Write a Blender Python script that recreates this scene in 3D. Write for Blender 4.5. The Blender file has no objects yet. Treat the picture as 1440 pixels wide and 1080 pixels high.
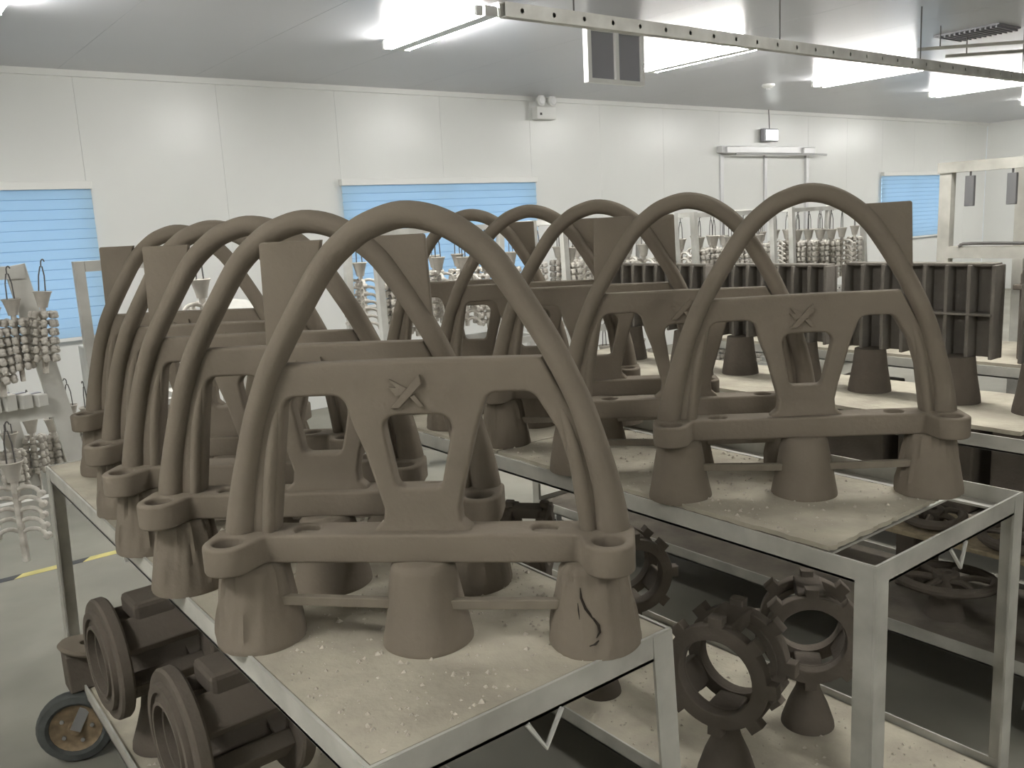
import bpy, bmesh, math, random
from mathutils import Vector, Matrix, noise
R = math.radians
random.seed(7)
C = bpy.context.scene.collection
scn = bpy.context.scene

# ------------------------------------------------------------------ camera
FPX, PITCH, ROLL, YAW = 1231.3, R(10.4926), R(-2.951), R(37.4013)
fh = Vector((math.sin(YAW), math.cos(YAW), 0)); xh = Vector((math.cos(YAW), -math.sin(YAW), 0)); zz = Vector((0, 0, 1))
fw = math.cos(PITCH)*fh - math.sin(PITCH)*zz
up = math.cos(PITCH)*zz + math.sin(PITCH)*fh
cx = math.cos(ROLL)*xh + math.sin(ROLL)*up
cu = -math.sin(ROLL)*xh + math.cos(ROLL)*up
cam = bpy.data.cameras.new('camera'); cam.sensor_fit = 'HORIZONTAL'; cam.sensor_width = 36; cam.lens = 36*FPX/1440
cam.clip_start = .05
co = bpy.data.objects.new('camera', cam); C.objects.link(co)
m = Matrix((cx, cu, -fw)).transposed().to_4x4(); m.translation = (0, 0, 1.74); co.matrix_world = m
scn.camera = co

# ------------------------------------------------------------------ light and exposure
EXPOSURE = 0.0
TUBE_POWER = 122.0            # emission of the ceiling tubes
w = bpy.data.worlds.new('daylight'); scn.world = w; w.use_nodes = True
w.node_tree.nodes['Background'].inputs[0].default_value = (.55, .75, 1, 1)
w.node_tree.nodes['Background'].inputs[1].default_value = 2.6
vs = scn.view_settings; vs.view_transform = 'Standard'; vs.look = 'None'; vs.exposure = EXPOSURE; vs.gamma = 1; vs.use_curve_mapping = False
FIXTURES = [(x, 5.35, 3.055) for x in (.9, 3.62, 6.34, 9.08, 11.65, 14.35, 17.0)] + [(-1.4, 1.6, 3.055), (3.62, 1.6, 3.055), (.9, -2.15, 3.055)]  # last three are unseen lamps, added to light the foreground arches

# ------------------------------------------------------------------ materials
def mat(name, col, rough=.8, spec=.3, n=0.0, scale=8, bump=0.0, bscale=60, col2=None, metal=0, detail=5, stretch=None, lo=.35, hi=.7):
    M = bpy.data.materials.new(name); M.use_nodes = True; nt = M.node_tree; b = nt.nodes['Principled BSDF']
    b.inputs['Roughness'].default_value = rough; b.inputs['Specular IOR Level'].default_value = spec; b.inputs['Metallic'].default_value = metal
    b.inputs['Base Color'].default_value = (*col, 1)
    tc = nt.nodes.new('ShaderNodeTexCoord'); src = tc.outputs['Object']
    if stretch:
        mp = nt.nodes.new('ShaderNodeMapping'); mp.inputs['Scale'].default_value = stretch; nt.links.new(src, mp.inputs[0]); src = mp.outputs[0]
    if n > 0:
        t = nt.nodes.new('ShaderNodeTexNoise'); t.inputs['Scale'].default_value = scale; t.inputs['Detail'].default_value = detail
        nt.links.new(src, t.inputs['Vector'])
        r = nt.nodes.new('ShaderNodeValToRGB'); c2 = col2 or tuple(c*(1-n) for c in col)
        r.color_ramp.elements[0].position = lo; r.color_ramp.elements[1].position = hi
        r.color_ramp.elements[0].color = (*c2, 1); r.color_ramp.elements[1].color = (*col, 1)
        nt.links.new(t.outputs['Fac'], r.inputs[0]); nt.links.new(r.outputs[0], b.inputs['Base Color'])
    if bump > 0:
        t2 = nt.nodes.new('ShaderNodeTexNoise'); t2.inputs['Scale'].default_value = bscale; t2.inputs['Detail'].default_value = 4
        nt.links.new(src, t2.inputs['Vector'])
        bp = nt.nodes.new('ShaderNodeBump'); bp.inputs['Strength'].default_value = bump; bp.inputs['Distance'].default_value = .01
        nt.links.new(t2.outputs['Fac'], bp.inputs['Height']); nt.links.new(bp.outputs[0], b.inputs['Normal'])
    return M
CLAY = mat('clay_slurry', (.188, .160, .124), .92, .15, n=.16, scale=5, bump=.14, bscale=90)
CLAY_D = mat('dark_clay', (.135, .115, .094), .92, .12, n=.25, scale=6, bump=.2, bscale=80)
CLAY_G = mat('grey_clay', (.22, .202, .176), .92, .12, n=.25, scale=5, bump=.2, bscale=80, col2=(.15, .136, .116))
CLAY_CRACK = mat('crack', (.03, .025, .02), .95, .05)
PAINT = mat('rack_paint', (.52, .51, .455), .6, .3, n=.3, scale=7, bump=.06, bscale=40, col2=(.35, .34, .30))
PAINT_W = mat('white_rack_paint', (.66, .655, .61), .6, .3, n=.2, scale=6, col2=(.5, .49, .45))
BOARD = mat('dusty_board', (.49, .455, .36), .95, .1, n=.4, scale=6, bump=.35, bscale=45, col2=(.34, .31, .25), detail=9)
BOARD_D = mat('dark_board', (.20, .178, .145), .95, .1, n=.35, scale=7, bump=.3, bscale=45, detail=8)  # darker tone of the dusty board, for the far right lower shelves
BOARD_E = mat('board_edge', (.36, .30, .20), .9, .1, n=.3, scale=40)
GRIT = mat('grit', (.60, .55, .46), .95, .1, n=.35, scale=90)
SHELL = mat('white_shell', (.72, .69, .63), .8, .25, n=.4, scale=14, bump=.2, bscale=70, col2=(.36, .33, .285))
SHELL_CUP = mat('cup_shell', (.52, .49, .435), .85, .2, n=.2, scale=16)
WIRE = mat('dark_wire', (.10, .095, .09), .5, .4)
WALL = mat('wall_panel_paint', (.74, .745, .715), .3, .5, n=.04, scale=1.2)
CEIL = mat('ceiling_panel_paint', (.56, .565, .59), .28, .5, n=.05, scale=.9)
FLOOR = mat('concrete', (.27, .26, .218), .7, .2, n=.25, scale=1.6, bump=.05, bscale=20, detail=8)
YEL = mat('tape_yellow', (.62, .54, .20), .6, .3, n=.3, scale=9)
BLK = mat('tape_black', (.05, .05, .05), .6, .3)
TRIM = mat('white_trim', (.78, .78, .75), .4, .4)
ALU = mat('aluminium', (.62, .62, .62), .4, .5, metal=.3)
GREYP = mat('grey_plastic', (.30, .30, .32), .5, .4)
RUB = mat('rubber', (.085, .09, .085), .8, .2, n=.3, scale=20)
RUST = mat('rusty_hub', (.27, .20, .12), .6, .3, n=.5, scale=30)
STEEL = mat('steel', (.40, .40, .40), .35, .5, metal=.7)
STEEL_D = mat('dark_steel', (.14, .14, .14), .6, .3)
WOOD = mat('batten_wood', (.205, .178, .138), .9, .1, n=.25, scale=12)
GLASS = bpy.data.materials.new('window_glass'); GLASS.use_nodes = True
GLASS.node_tree.nodes['Principled BSDF'].inputs['Transmission Weight'].default_value = 1
GLASS.node_tree.nodes['Principled BSDF'].inputs['Roughness'].default_value = .05
def blindmat():
    M = bpy.data.materials.new('blue_blind'); M.use_nodes = True; nt = M.node_tree
    for nn in list(nt.nodes): nt.nodes.remove(nn)
    o = nt.nodes.new('ShaderNodeOutputMaterial'); d = nt.nodes.new('ShaderNodeBsdfDiffuse'); t = nt.nodes.new('ShaderNodeBsdfTranslucent'); mx = nt.nodes.new('ShaderNodeMixShader')
    d.inputs[0].default_value = (.50, .70, .86, 1); t.inputs[0].default_value = (.5, .72, .9, 1); mx.inputs[0].default_value = .4  # diffuse blue lightened to stand in for daylight from behind
    nt.links.new(d.outputs[0], mx.inputs[1]); nt.links.new(t.outputs[0], mx.inputs[2]); nt.links.new(mx.outputs[0], o.inputs[0])
    return M
BLIND = blindmat()
def emis(name, col, s):
    M = bpy.data.materials.new(name); M.use_nodes = True; b = M.node_tree.nodes['Principled BSDF']
    b.inputs['Emission Color'].default_value = (*col, 1); b.inputs['Emission Strength'].default_value = s; b.inputs['Base Color'].default_value = (.9, .9, .9, 1)
    return M
TUBE = emis('lit_tube', (1.0, .985, .95), TUBE_POWER)
SIGN = emis('lit_sign', (.95, 1, .96), 3.0)
LAMPGLASS = mat('lamp_glass', (.85, .85, .85), .1, .6)

# ------------------------------------------------------------------ mesh helpers
class MB:
    def __init__(s): s.v = []; s.f = []; s.smooth = []
    def add(s, vs_, fs_, sm=False):
        o = len(s.v); s.v += [tuple(q) for q in vs_]; s.f += [tuple(i+o for i in f) for f in fs_]; s.smooth += [sm]*len(fs_); return s
    def box(s, x0, x1, y0, y1, z0, z1, M=None):
        vs_ = [Vector((x, y, z)) for z in (z0, z1) for y in (y0, y1) for x in (x0, x1)]
        if M: vs_ = [M @ q for q in vs_]
        return s.add(vs_, [(0, 2, 3, 1), (4, 5, 7, 6), (0, 1, 5, 4), (2, 6, 7, 3), (0, 4, 6, 2), (1, 3, 7, 5)])
    def bbox(s, x0, x1, y0, y1, z0, z1, b=.004, M=None):    # box with bevelled edges
        bm = bmesh.new(); bmesh.ops.create_cube(bm, size=1)
        for v in bm.verts: v.co = Vector(((x0+x1)/2+v.co.x*(x1-x0), (y0+y1)/2+v.co.y*(y1-y0), (z0+z1)/2+v.co.z*(z1-z0)))
        bmesh.ops.bevel(bm, geom=bm.edges[:], offset=b, segments=2, affect='EDGES', profile=.5)
        bm.verts.index_update()
        vs_ = [M @ v.co if M else v.co.copy() for v in bm.verts]; fs_ = [[v.index for v in f.verts] for f in bm.faces]; bm.free()
        return s.add(vs_, fs_)
    def bar(s, a, b, wx, wy, side=(0, 0, 1)):    # square bar between two points
        a = Vector(a); b = Vector(b); d = (b-a).normalized(); sd = Vector(side)
        if abs(d.dot(sd)) > .95: sd = Vector((0, 1, 0))
        u = d.cross(sd).normalized(); v = u.cross(d)
        vs_ = [p+u*i*wx/2+v*j*wy/2 for p in (a, b) for i, j in ((-1, -1), (1, -1), (1, 1), (-1, 1))]
        return s.add(vs_, [(0, 1, 2, 3), (7, 6, 5, 4), (0, 4, 5, 1), (1, 5, 6, 2), (2, 6, 7, 3), (3, 7, 4, 0)])
    def tube(s, pts, rad, n=8, closed=False, flat=1.0, ref=None):
        pts = [Vector(p) for p in pts]; k = len(pts); rr = rad if isinstance(rad, (list, tuple)) else [rad]*k
        vs_ = []; pu = None
        for i, p in enumerate(pts):
            a = pts[i-1] if (i > 0 or closed) else p; b = pts[(i+1) % k] if (i < k-1 or closed) else p
            d = (b-a).normalized()
            if ref is not None: u = Vector(ref)
            elif pu is None: u = d.orthogonal().normalized()
            else: u = (pu - d*pu.dot(d)).normalized()
            u = (u - d*u.dot(d)).normalized(); pu = u; v = d.cross(u)
            for j in range(n):
                t = 2*math.pi*j/n; vs_.append(p+(u*math.cos(t)*flat+v*math.sin(t))*rr[i])
        fs_ = []
        for i in range(k if closed else k-1):
            for j in range(n): a = i*n+j; b = i*n+(j+1) % n; c = ((i+1) % k)*n; fs_.append((a, b, c+(j+1) % n, c+j))
        if not closed: fs_ += [tuple(range(n))[::-1], tuple((k-1)*n+j for j in range(n))]
        return s.add(vs_, fs_, True)
    def lathe(s, prof, n=32, M=None, closed=False):    # prof: (radius, z)
        vs_ = []
        for r_, z in prof:
            for j in range(n):
                t = 2*math.pi*j/n; q = Vector((r_*math.cos(t), r_*math.sin(t), z)); vs_.append(M @ q if M else q)
        fs_ = []; k = len(prof)
        for i in range(k if closed else k-1):
            for j in range(n): a = i*n+j; b = i*n+(j+1) % n; c = ((i+1) % k)*n; fs_.append((a, b, c+(j+1) % n, c+j))
        if not closed:
            if prof[0][0] > 1e-5: fs_.append(tuple(range(n))[::-1])
            if prof[-1][0] > 1e-5: fs_.append(tuple((k-1)*n+j for j in range(n)))
        return s.add(vs_, fs_, True)
    def mesh(s, name, material, ang=35):
        me = bpy.data.meshes.new(name); me.from_pydata(s.v, [], s.f); me.validate()
        bm = bmesh.new(); bm.from_mesh(me); bmesh.ops.recalc_face_normals(bm, faces=bm.faces); bm.to_mesh(me); bm.free()
        if any(s.smooth):
            for p_ in me.polygons: p_.use_smooth = True
            me.set_sharp_from_angle(angle=R(ang))
        me.materials.append(material); return me
    def obj(s, name, material, parent=None, loc=None, ang=35): return link(name, s.mesh(name, material, ang), parent, loc)
def link(name, me, parent=None, loc=None, rot=None):
    o = bpy.data.objects.new(name, me); C.objects.link(o)
    if parent: o.parent = parent
    if loc: o.location = loc
    if rot: o.rotation_euler = rot
    return o
def tag(o, label, cat, group=None):
    o['label'] = label; o['category'] = cat
    if group: o['group'] = group
    return o
def thing(name, label, cat, loc=(0, 0, 0), rz=0, group=None):
    o = bpy.data.objects.new(name, None); o.empty_display_size = .05; C.objects.link(o); o.location = loc; o.rotation_euler = (0, 0, rz)
    return tag(o, label, cat, group)
def struct(o): o['kind'] = 'structure'; return o
def copy_tree(o, parent=None):
    c = o.copy(); C.objects.link(c)
    if parent: c.parent = parent
    for ch in list(o.children): copy_tree(ch, c)
    return c
def fill2d(name, loops, depth, bevel, material, M=None, res=3):   # filled outline with holes, extruded along local z
    cu_ = bpy.data.curves.new('tmp', 'CURVE'); cu_.dimensions = '2D'; cu_.fill_mode = 'BOTH'; cu_.extrude = max(depth/2-bevel, 0); cu_.bevel_depth = bevel; cu_.bevel_resolution = res; cu_.offset = -bevel
    for lp in loops:
        sp = cu_.splines.new('POLY'); sp.points.add(len(lp)-1); sp.use_cyclic_u = True
        for i, (x, y) in enumerate(lp): sp.points[i].co = (x, y, 0, 1)
    ob = bpy.data.objects.new('tmp', cu_); C.objects.link(ob)
    dg = bpy.context.evaluated_depsgraph_get(); dg.update()
    me = bpy.data.meshes.new_from_object(ob.evaluated_get(dg)); bpy.data.objects.remove(ob); bpy.data.curves.remove(cu_)
    me.name = name; me.materials.clear(); me.materials.append(material)
    if M: me.transform(M)
    bm = bmesh.new(); bm.from_mesh(me); bmesh.ops.remove_doubles(bm, verts=bm.verts, dist=1e-5); bmesh.ops.recalc_face_normals(bm, faces=bm.faces); bm.to_mesh(me); bm.free()
    for p_ in me.polygons: p_.use_smooth = True
    me.set_sharp_from_angle(angle=R(38)); return me
def rpoly(pts, rad, seg=6):      # polygon with rounded corners
    out = []; k = len(pts)
    for i in range(k):
        p = Vector(pts[i]); a = Vector(pts[i-1]); b = Vector(pts[(i+1) % k]); r_ = rad[i] if isinstance(rad, (list, tuple)) else rad
        u = (a-p); v = (b-p); lu, lv = u.length, v.length; u.normalize(); v.normalize()
        ang = math.acos(max(-1, min(1, u.dot(v)))); t = min(r_/math.tan(ang/2), lu*.48, lv*.48)
        if r_ <= 0 or ang > 3.0: out.append((p.x, p.y)); continue
        rr = t*math.tan(ang/2); c = p+(u+v).normalized()*(rr/math.sin(ang/2)); s0 = p+u*t; s1 = p+v*t
        a0 = math.atan2(s0.y-c.y, s0.x-c.x); a1 = math.atan2(s1.y-c.y, s1.x-c.x); d = (a1-a0+math.pi) % (2*math.pi)-math.pi
        for q in range(seg+1): t_ = a0+d*q/seg; out.append((c.x+rr*math.cos(t_), c.y+rr*math.sin(t_)))
    return out
def circ(x, y, r_, n=24): return [(x+r_*math.cos(2*math.pi*i/n), y+r_*math.sin(2*math.pi*i/n)) for i in range(n)]
def spline(pts, n):              # Catmull-Rom resample
    P = [Vector(p) for p in pts]; P = [P[0]*2-P[1]]+P+[P[-1]*2-P[-2]]; out = []
    for i in range(1, len(P)-2):
        for q in range(n):
            t = q/n; a, b, c, d = P[i-1], P[i], P[i+1], P[i+2]
            out.append(.5*((2*b)+(c-a)*t+(2*a-5*b+4*c-d)*t*t+(3*b-a-3*c+d)*t**3))
    out.append(P[-2]); return out
ORD = ['first', 'second', 'third', 'fourth', 'fifth', 'sixth', 'seventh', 'eighth', 'ninth', 'tenth', 'eleventh', 'twelfth']

# ------------------------------------------------------------------ room shell
CZ, WY, X0, X1, Y0 = 3.12, 8.0, -2.6, 17.8, -3.2
fl = struct(MB().box(X0, X1, Y0, WY, -.1, 0).obj('floor', FLOOR))
# tape lines on the floor: yellow and black hatched
def tape(y, xa, xb):
    t = thing('floor_tape', 'yellow and black hazard tape line on the floor, %s aisle edge' % ('far' if y > 4 else 'near'), 'tape', (xa, y, 0))
    n = int((xb-xa)/.34)
    for i in range(n):
        x = i*.34
        me = MB(); sk = .05
        me.add([(x, -.03, .0015), (x+.23, -.03, .0015), (x+.23+sk, .03, .0015), (x+sk, .03, .0015), (x, -.03, 0), (x+.23, -.03, 0), (x+.23+sk, .03, 0), (x+sk, .03, 0)], [(0, 1, 2, 3), (0, 4, 5, 1), (1, 5, 6, 2), (2, 6, 7, 3), (3, 7, 4, 0)])
        me.obj('yellow_stripe', YEL, t)
        me = MB(); me.add([(x+.23, -.03, .0015), (x+.34, -.03, .0015), (x+.34+sk, .03, .0015), (x+.23+sk, .03, .0015), (x+.23, -.03, 0), (x+.34, -.03, 0), (x+.34+sk, .03, 0), (x+.23+sk, .03, 0)], [(0, 1, 2, 3), (0, 4, 5, 1), (1, 5, 6, 2), (2, 6, 7, 3), (3, 7, 4, 0)])
        me.obj('black_stripe', BLK, t)
tape(5.19, -1.5, 2.6); tape(3.56, -.9, .42)
# back wall of sandwich panels with windows
WIN = [(-.62, 1.80, .97, 2.2, 'left'), (4.13, 6.56, .97, 2.19, 'middle'), (14.08, 16.14, 1.12, 2.19, 'right')]
DOOR = (9.90, 11.98, 2.50)
wb = struct(MB().box(X0, X1, WY+.16, WY+.17, -.05, .05).obj('wall_back', WALL))
edges = sorted({X0, -1.75, -.62, .59, 1.80, 2.97, 4.13, 5.345, 6.56, 7.66, 8.78, 9.90, 11.98, 13.03, 14.08, 15.11, 16.14, 16.97, X1})
def wallpiece(xa, xb, za, zb):
    if zb-za > .01: MB().bbox(xa+.0006, xb-.0006, WY, WY+.1, za, zb, .0015).obj('wall_panel', WALL, wb)
for xa, xb in zip(edges[:-1], edges[1:]):
    cutw = [q for q in WIN if q[0]-.01 <= xa and xb <= q[1]+.01]
    if cutw: wallpiece(xa, xb, 0, cutw[0][2]); wallpiece(xa, xb, cutw[0][3], CZ)
    elif abs(xa-DOOR[0]) < .01: wallpiece(xa, xb, DOOR[2], CZ)
    else: wallpiece(xa, xb, 0, CZ)
# daylight lets itself in only through the window openings
struct(MB().box(X1, X1+.1, Y0, WY, 0, CZ).obj('wall_right', WALL))
struct(MB().box(X0-.1, X0, Y0, WY, 0, CZ).obj('wall_left', WALL))
struct(MB().box(X0, X1, Y0-.1, Y0, 0, CZ).obj('wall_front', WALL))
ce = struct(MB().box(X0-.2, X1+.2, Y0-.2, WY+.2, CZ+.08, CZ+.12).obj('ceiling', CEIL))
n = 19
for i in range(n):
    xa = X0+(X1-X0)*i/n; xb = X0+(X1-X0)*(i+1)/n
    MB().bbox(xa+.0006, xb-.0006, Y0, WY+.1, CZ, CZ+.085, .0015).obj('ceiling_panel', CEIL, ce)
struct(MB().box(X0, X1, WY-.035, WY, CZ-.05, CZ).obj('trim_1', WALL))
# windows with blinds
for i, (xa, xb, za, zb, nm) in enumerate(WIN):
    wn = struct(bpy.data.objects.new('window_%d' % (i+1), None)); C.objects.link(wn); wn.location = ((xa+xb)/2, WY, za)
    hw = (xb-xa)/2; h = zb-za
    f = MB()
    for a in ((-hw, -hw+.05, 0, h), (hw-.05, hw, 0, h), (-hw, hw, 0, .05), (-hw, hw, h-.05, h), (-.025, .025, 0, h)): f.box(a[0], a[1], .04, .09, a[2], a[3])
    f.obj('window_frame', TRIM, wn)
    for sx in (-1, 1): MB().box(min(sx*.025, sx*(hw-.05)), max(sx*.025, sx*(hw-.05)), .06, .066, .05, h-.05).obj('pane', GLASS, wn)
    bl = thing('roller_blind', 'pale blue pleated blind drawn down over the %s window' % nm, 'blind', ((xa+xb)/2, WY-.03, zb), 0)
    MB().bbox(-hw-.03, hw+.03, -.035, .028, -.02, .045, .006).obj('head_rail', TRIM, bl)
    ns = 15; bh = h-.03
    for k in range(ns):
        z1 = -.02-bh*k/ns; z0 = -.02-bh*(k+1)/ns
        b = MB(); q = .010
        e = hw+(.06 if i == 2 else .02); b.add([(-e, -.004, z1), (hw+.02, -.004, z1), (hw+.02, -.004-q, z0+.004), (-e, -.004-q, z0+.004), (hw+.02, -.001, z0), (-e, -.001, z0)], [(0, 1, 2, 3), (3, 2, 4, 5)])
        b.obj('slat', BLIND, bl)
    MB().bbox(-hw+.005, hw-.005, -.018, .008, -.05-bh, -.02-bh, .004).obj('bottom_rail', TRIM, bl)
# double door with sliding rail
dr = struct(bpy.data.objects.new('door_1', None)); C.objects.link(dr); dr.location = ((DOOR[0]+DOOR[1])/2, WY, 0)
hw = (DOOR[1]-DOOR[0])/2
for sx in (-1, 1): MB().bbox(min(sx*.03, sx*(hw-.05)), max(sx*.03, sx*(hw-.05)), .02, .07, .0, DOOR[2]+.03, .004).obj('door_leaf', WALL, dr)
for xa in (-hw, hw-.07): MB().bbox(xa, xa+.07, -.02, .09, 0, DOOR[2], .004).obj('door_frame', ALU, dr)
MB().bbox(-.03, .03, -.005, .05, .02, DOOR[2], .004).obj('meeting_stile', ALU, dr)
MB().bbox(-hw-.05, hw+.05, -.09, .06, DOOR[2]+.02, DOOR[2]+.11, .005).obj('door_rail', ALU, dr)
MB().tube([(-hw+.2, -.12, DOOR[2]-.0), (hw+.3, -.12, DOOR[2]-.0)], .015, 8).obj('track_rod', ALU, dr)
for sx in (-1, 1): MB().bbox(sx*(hw-.15)-.14, sx*(hw-.15)+.14, -.13, -.01, DOOR[2]+.01, DOOR[2]+.10, .01).obj('roller_hanger', ALU, dr)
# exit sign
es = thing('exit_sign', 'small lit exit sign hanging above the double door', 'sign', (10.94, WY-.06, 2.77))
MB().bbox(-.165, .165, -.03, .03, -.09, .09, .005).obj('sign_housing', GREYP, es)
MB().box(-.12, .155, -.034, -.03, -.07, .07).obj('lit_face', SIGN, es)
MB().tube([(0, 0, .09), (-.02, 0, .35)], .006, 6).obj('hanging_wire', WIRE, es)
# twin-head emergency lamp
el = thing('emergency_light', 'white twin-head emergency lamp on the wall just under the ceiling', 'lamp', (6.73, WY-.06, 2.955))
MB().bbox(-.14, .14, -.05, .05, -.09, .05, .01).obj('lamp_box', TRIM, el)
MB().box(-.10, -.07, -.053, -.05, -.045, -.02).obj('indicator', WIRE, el)
for sx in (-1, 1):
    h_ = MB().lathe([(.0, .0), (.05, .01), (.065, .05), (.06, .06)], 16, Matrix.Translation((sx*.085, -.01, .115)) @ Matrix.Rotation(R(90), 4, 'X')).obj('lamp_head', TRIM, el)
    MB().lathe([(.055, .06), (.04, .075), (0, .08)], 16, Matrix.Translation((sx*.085, -.01, .115)) @ Matrix.Rotation(R(90), 4, 'X')).obj('lamp_lens', LAMPGLASS, h_)
# ceiling lights
def fixture(x, y, z, label):
    t = thing('batten_light', label, 'ceiling light', (x, y, z), 0, 'fluorescent ceiling lights')
    b = MB(); b.box(-.05, .05, -.60, .60, -.01, .054); b.obj('lamp_body', TRIM, t)
    for sx in (-1, 1):
        MB().tube([(sx*.088, -.575, .02), (sx*.088, .575, .02)], .028, 10).obj('tube', TUBE, t)
        MB().bbox(sx*.088-.03, sx*.088+.022, -.6, -.575, -.012, .05, .003).obj('lamp_holder', TRIM, t)
        MB().bbox(sx*.088-.03, sx*.088+.022, .575, .6, -.012, .05, .003).obj('lamp_holder', TRIM, t)
        MB().bbox(-.03, .03, sx*.45-.04, sx*.45+.04, .05, CZ-z, .003).obj('mounting_clip', TRIM, t)
NF = ['out of frame at the left', 'leftmost in view, above the blue middle window', 'second in view, beside the hanging vent panel', 'third in view along the cable tray', 'fourth in view along the cable tray', 'at the right edge of the picture', 'far right end of the row']
for i, (x, y, z) in enumerate(FIXTURES):
    if i < 7: fixture(x, y, z, 'lit white fluorescent batten on the ceiling, '+NF[i])
    else: fixture(x, y, z, 'added fluorescent batten out of view, lighting the foreground arches, %s of three' % ORD[i-7])
# perforated tray
TY, TZ = 3.42, 2.72
tr = thing('cable_tray', 'perforated grey steel angle rail hung under the ceiling across the lights', 'rail', (2.69, TY, TZ))
L = 9.6; holes = [circ(.1+.2*i, .0, .012, 10) for i in range(int(L/.2))]
me = fill2d('angle_face', [[(0, -.033), (L, -.033), (L, .033), (0, .033)]]+holes, .004, 0, PAINT_W, Matrix.Rotation(R(90), 4, 'X')); link('angle_face', me, tr)
MB().box(0, L, .003, .045, .029, .0328).obj('angle_flange', PAINT_W, tr); MB().box(0, L, .041, .045, -.033, .0285).obj('added_rail_back', PAINT_W, tr); MB().box(0, L, .003, .0405, -.0328, -.029).obj('angle_flange', PAINT_W, tr)  # back plate added to block the light behind the holes
for i in range(6): MB().tube([(.45+1.7*i, .02, .03), (.45+1.7*i, .02, CZ-TZ)], .005, 6).obj('hanger_rod', WIRE, tr)
# hanging vent flap
vf = thing('vent_flap', 'grey double-panel vent flap hanging from the ceiling beside a light', 'vent', (4.88, 4.9, 3.1))
link('flap_frame', fill2d('flap_frame', [[(-.31, -.39), (.28, -.39), (.28, .0), (-.31, .0)], [(-.27, -.36), (-.03, -.36), (-.03, -.03), (-.27, -.03)], [(.01, -.36), (.245, -.36), (.245, -.03), (.01, -.03)]], .05, .003, TRIM, Matrix.Rotation(R(90), 4, 'X')), vf)
for xa, xb in ((-.275, -.025), (.005, .25)): MB().box(xa, xb, -.004, .006, -.365, -.025).obj('vent_screen', GREYP, vf)
# ceiling return grille and drop pipes, smoke detector
gr = thing('ceiling_grille', 'dark rectangular air grille set in the ceiling at the right', 'vent', (7.97, 3.71, CZ))
MB().box(-.2, .2, -.27, .27, -.012, 0).obj('grille_back', GREYP, gr)
for i in range(12): MB().box(-.19, .19, -.25+i*.042, -.235+i*.042, -.03, -.012).obj('slat', GREYP, gr)
pp = thing('drop_pipe', 'thin grey pipe frame hung below the ceiling by the air grille', 'pipe', (7.6, 3.5, 2.95))
MB().tube([(-.32, .35, 0), (.9, -.85, 0)], .014, 8).obj('pipe', PAINT, pp); MB().tube([(.28, .42, 0), (1.1, -.4, 0)], .014, 8).obj('pipe', PAINT, pp)
for a in ((-.2, .23), (.4, .3)): MB().tube([(a[0], a[1], 0), (a[0], a[1], CZ-2.95)], .005, 6).obj('hanger_rod', WIRE, pp)
sd = thing('smoke_detector', 'small white round smoke detector on the ceiling', 'detector', (8.71, 6.34, CZ))
MB().lathe([(.07, 0), (.075, -.02), (.05, -.04), (.0, -.045)], 20).obj('detector_base', TRIM, sd); MB().lathe([(.03, -.04), (.02, -.06), (0, -.062)], 12).obj('detector_dome', LAMPGLASS, sd)

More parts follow.
